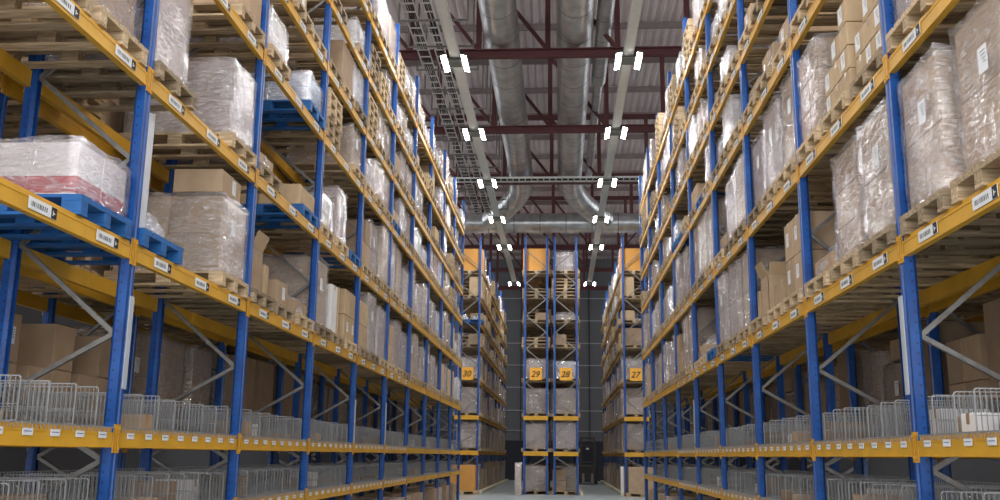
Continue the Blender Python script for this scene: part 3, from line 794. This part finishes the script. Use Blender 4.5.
# light trunking and fixtures over the two narrow aisles
ZL = CAMH + 9.5
FY = [22.1 + 5.35*i for i in range(-4, 5)] + [53.2]
def louver():
    m = MB(); m.cbox(-.075, .075, -.27, .27, -.03, .03, .01); return m
def fix_lights(x, wn):
    tr = MB().box(-.125, .125, -20, 33.8, .1, .115).box(-.125, -.118, -20, 33.8, .1, .2).box(.118, .125, -20, 33.8, .1, .2)
    o = tag(link('lighting_trunking', tr.mesh('trunking', M['tray']), None, (x, 20, ZL)), 'long pale grey lighting trunking above the %s narrow aisle' % wn, 'trunking')
    for i, y in enumerate(FY):
        f = empty('light_fixture', (x, y, ZL), 'twin-panel ceiling light on the %s trunking, %s from the camera' % (wn, NTH[i]), 'ceiling light', None)
        link('driver_box', cached('driver', lambda: MB().cbox(-.17, .17, -.2, .2, -.02, .06, .01).box(-.10, .10, -.05, .05, .06, .1), M['dark_metal']), f)
        for s in (-1, 1):
            h = link('lamp_housing', cached('lhouse', lambda: MB().cbox(-.085, .085, -.54, .54, -.0, .05, .01), M['dark_metal']), f, (s*.25, 0, 0)); h.rotation_euler = (0, s*.22, 0)
            for q in (-1, 1):
                link('lamp_panel', cached('lpanel', lambda: MB().cbox(-.065, .065, -.235, .235, -.012, 0, .004), M['lamp']), h, (0, q*.26, 0))
        for s_ in (-1, 1):
            la = bpy.data.lights.new('ceiling_lamp', 'AREA'); la.shape = 'RECTANGLE'; la.size = .11; la.size_y = .98; la.energy = LAMP
            la.color = (1, .975, .94); lo = bpy.data.objects.new('ceiling_lamp', la); C.objects.link(lo); lo.parent = f; lo.location = (s_*.26, 0, -.045); lo.rotation_euler = (0, s_*.22, 0)
LAMP = 60
fix_lights(-2.58, 'left'); fix_lights(1.68, 'right')

# ladder cable trays on the left, cross tray
def ladder(name, label, p0, p1, w, rung, mat='tray'):
    o = empty(name, p0, label, 'cable tray'); d = Vector(p1)-Vector(p0); L_ = d.length; ang = math.atan2(d.y, d.x)
    m = MB().box(0, L_, -w/2, -w/2+.015, 0, .07).box(0, L_, w/2-.015, w/2, 0, .07)
    a = link('side_rails', m.mesh('rails', M[mat]), o, (0,0,0), ang)
    r = MB(); n = int(L_/rung)
    for i in range(n): r.box(i*rung, i*rung+.04, -w/2, w/2, .0, .02)
    link('rungs', r.mesh('rungs', M[mat]), o, (0,0,0), ang)['kind'] = 'stuff'
    c = MB(); rr = random.Random(3)
    for i in range(4):
        yy = -w/2+.05+i*(w-.1)/4; c.tube([(L_*t/24, yy+rr.uniform(-.01,.01), .035) for t in range(25)], .014, 6, caps=False)
    link('cable', c.mesh('cables', M['black_print']), o, (0,0,0), ang)
ladder('cable_ladder', 'galvanised cable ladder along the left ceiling beside the rack top', (-3.42, 2, ZC-.1), (-3.42, 39, ZC-.1), .30, .42)
ladder('cable_ladder', 'galvanised cable ladder nearer the left lighting trunking', (-3.0, 2, ZC-.1), (-3.0, 39, ZC-.1), .26, .42)
ladder('cable_ladder', 'galvanised cable ladder crossing the aisle below the ducts', (-3.9, 33.2, CAMH+9.72), (3.2, 33.2, CAMH+9.72), .5, .22)
for i in range(24):
    y = 4.5 + i*1.45
    o = tag(link('support_arm', cached('sarm', lambda: MB().box(-3.75, -2.1, -.02, .02, 0, .04).box(-2.14, -2.1, -.02, .02, 0, 1.9).box(-3.75,-3.71,-.02,.02,0,1.9), M['galv']), None, (0, y, ZC-.15)),
            'thin grey hanger bracket carrying the left cable ladders', 'bracket', 'hanger brackets under the left cable ladders')

# ------------------------------------------------------------------ shell
fm, nt, N, L, B = new_mat('polished_concrete')
tc = N.new('ShaderNodeTexCoord'); nz = N.new('ShaderNodeTexNoise'); nz.inputs['Scale'].default_value = .8; nz.inputs['Detail'].default_value = 6
L.new(tc.outputs['Object'], nz.inputs['Vector']); cr = N.new('ShaderNodeValToRGB'); cr.color_ramp.elements[0].color = lin(128,138,142); cr.color_ramp.elements[1].color = lin(168,178,180)
L.new(nz.outputs['Fac'], cr.inputs[0]); L.new(cr.outputs[0], B.inputs['Base Color']); B.inputs['Roughness'].default_value = .35
struct('floor', MB().box(-13, 13, -9, 64, -.2, 0), fm)
for i, x in enumerate((-3.22, -1.62, .86, 2.5)):
    o = link('trim_%d' % (60+i), MB().cbox(x-.05, x+.05, YF-.3, YF+20, 0, .14, .01).mesh('guide_rail', plain('guide_rail_paint%d' % i, lin(206,202,180), .6))); o['kind'] = 'structure'
# end wall: ribbed dark panels, with a darker lower part
wm = plain('dark_wall_panel', lin(92,94,98), .7, var=.06, scale=.5); wd = plain('navy_lower_wall', lin(30,32,44), .6, var=.08, scale=.5); wj = plain('wall_joint', lin(150,152,156), .6, var=.05)
struct('wall_far', MB().box(-13, 13, 63.2, 63.5, 0, 16), wm)
struct('wall_far_lower', MB().box(-13, 13, 63.1, 63.19, 0, 2.5), wd)
for i, z in enumerate((3.1, 4.4, 5.9, 7.35, 8.8, 10.3, 11.8)):
    struct('trim_%d' % (70+i), MB().box(-13, 13, 63.14, 63.19, z, z+.06), wj)
for i, x in enumerate((-8.5, -5.5, -2.6, 1.9, 4.6, 7.6)):
    struct('trim_%d' % (80+i), MB().box(x, x+.05, 63.14, 63.19, 2.55, 15.5), wd)
struct('wall_left', MB().box(-13.2, -13, -9, 64, 0, 10.2), wm)
struct('wall_right', MB().box(13, 13.2, -9, 64, 0, 10.2), wm)
# invented openings above the side walls, added to let world light in; uprights only
for sx in (-1, 1):
    for i in range(13):
        struct('trim_%d' % (100+i+20*(sx > 0)), MB().box(sx*13.1-.06, sx*13.1+.06, -8.9+i*6, -8.78+i*6, 10.2, 14.52), wm)

# warehouse truck parked deep in the right narrow aisle
t = empty('reach_truck', (1.55, 56, 0), 'dark warehouse truck parked deep in the aisle right of the central racks', 'forklift')
link('chassis', MB().cbox(-.55, .55, -.2, 1.3, .12, 1.05, .06).mesh('chassis', M['dark_metal']), t)
for sx in (-.38, .38): link('mast_rail', MB().box(sx-.05, sx+.05, -.42, -.28, .05, 2.6).mesh('mast', M['dark_metal']), t)
link('mast_crossbar', MB().box(-.43, .43, -.40, -.30, 2.5, 2.6).box(-.43, .43, -.40, -.30, 1.2, 1.28).mesh('crossbar', M['dark_metal']), t)
for sx in (-.25, .25): link('fork', MB().box(sx-.06, sx+.06, -1.45, -.42, .06, .1).box(sx-.06, sx+.06, -.46, -.42, .06, .6).mesh('fork', M['galv']), t)
g = MB().box(-.5, .5, -.1, 1.1, 2.1, 2.16)
for sx in (-.47, .47):
    for y in (-.05, 1.05): g.box(sx-.03, sx+.03, y-.03, y+.03, 1.0, 2.1)
link('overhead_guard', g.mesh('guard', M['dark_metal']), t)
for sx in (-.5, .5):
    for y in (.0, 1.1): link('wheel', MB().tube([(sx-.06, y, .16), (sx+.06, y, .16)], .16, 16).mesh('wheel', M['black_print']), t)
link('work_lamp', MB().cbox(-.08, .08, -.13, -.1, 1.92, 2.02, .01).mesh('worklamp', M['white_label']), t)

# ------------------------------------------------------------------ world, camera
w = bpy.data.worlds.new('World'); bpy.context.scene.world = w; w.use_nodes = True
bg = w.node_tree.nodes['Background']; bg.inputs[0].default_value = (.98, .985, 1.0, 1); bg.inputs[1].default_value = 3.5
cam = bpy.data.cameras.new('Camera'); co = bpy.data.objects.new('Camera', cam); C.objects.link(co)
cam.sensor_width = 36; cam.lens = 955.41/1000*36; cam.clip_end = 200; cam.clip_start = .05
pitch, yaw, roll = .2118, -.0640, .0118
cp, sp, cy, sy = math.cos(pitch), math.sin(pitch), math.cos(yaw), math.sin(yaw)
f = Vector((sy*cp, cy*cp, sp)); r = Vector((cy, -sy, 0)); u = r.cross(f)
c_, s_ = math.cos(roll), math.sin(roll); r2 = c_*r + s_*u; u2 = c_*u - s_*r
mw = Matrix((( r2.x, u2.x, -f.x, 0), (r2.y, u2.y, -f.y, 0), (r2.z, u2.z, -f.z, CAMH), (0,0,0,1)))
co.matrix_world = mw
sc = bpy.context.scene; sc.camera = co
sc.view_settings.view_transform = 'Standard'; sc.view_settings.look = 'None'; sc.view_settings.gamma = 1; sc.view_settings.use_curve_mapping = False
sc.view_settings.exposure = 0.0
sc.cycles.use_denoising = True
sc.cycles.max_bounces = 7; sc.cycles.diffuse_bounces = 4; sc.cycles.transparent_max_bounces = 12
sc.cycles.sample_clamp_indirect = 6
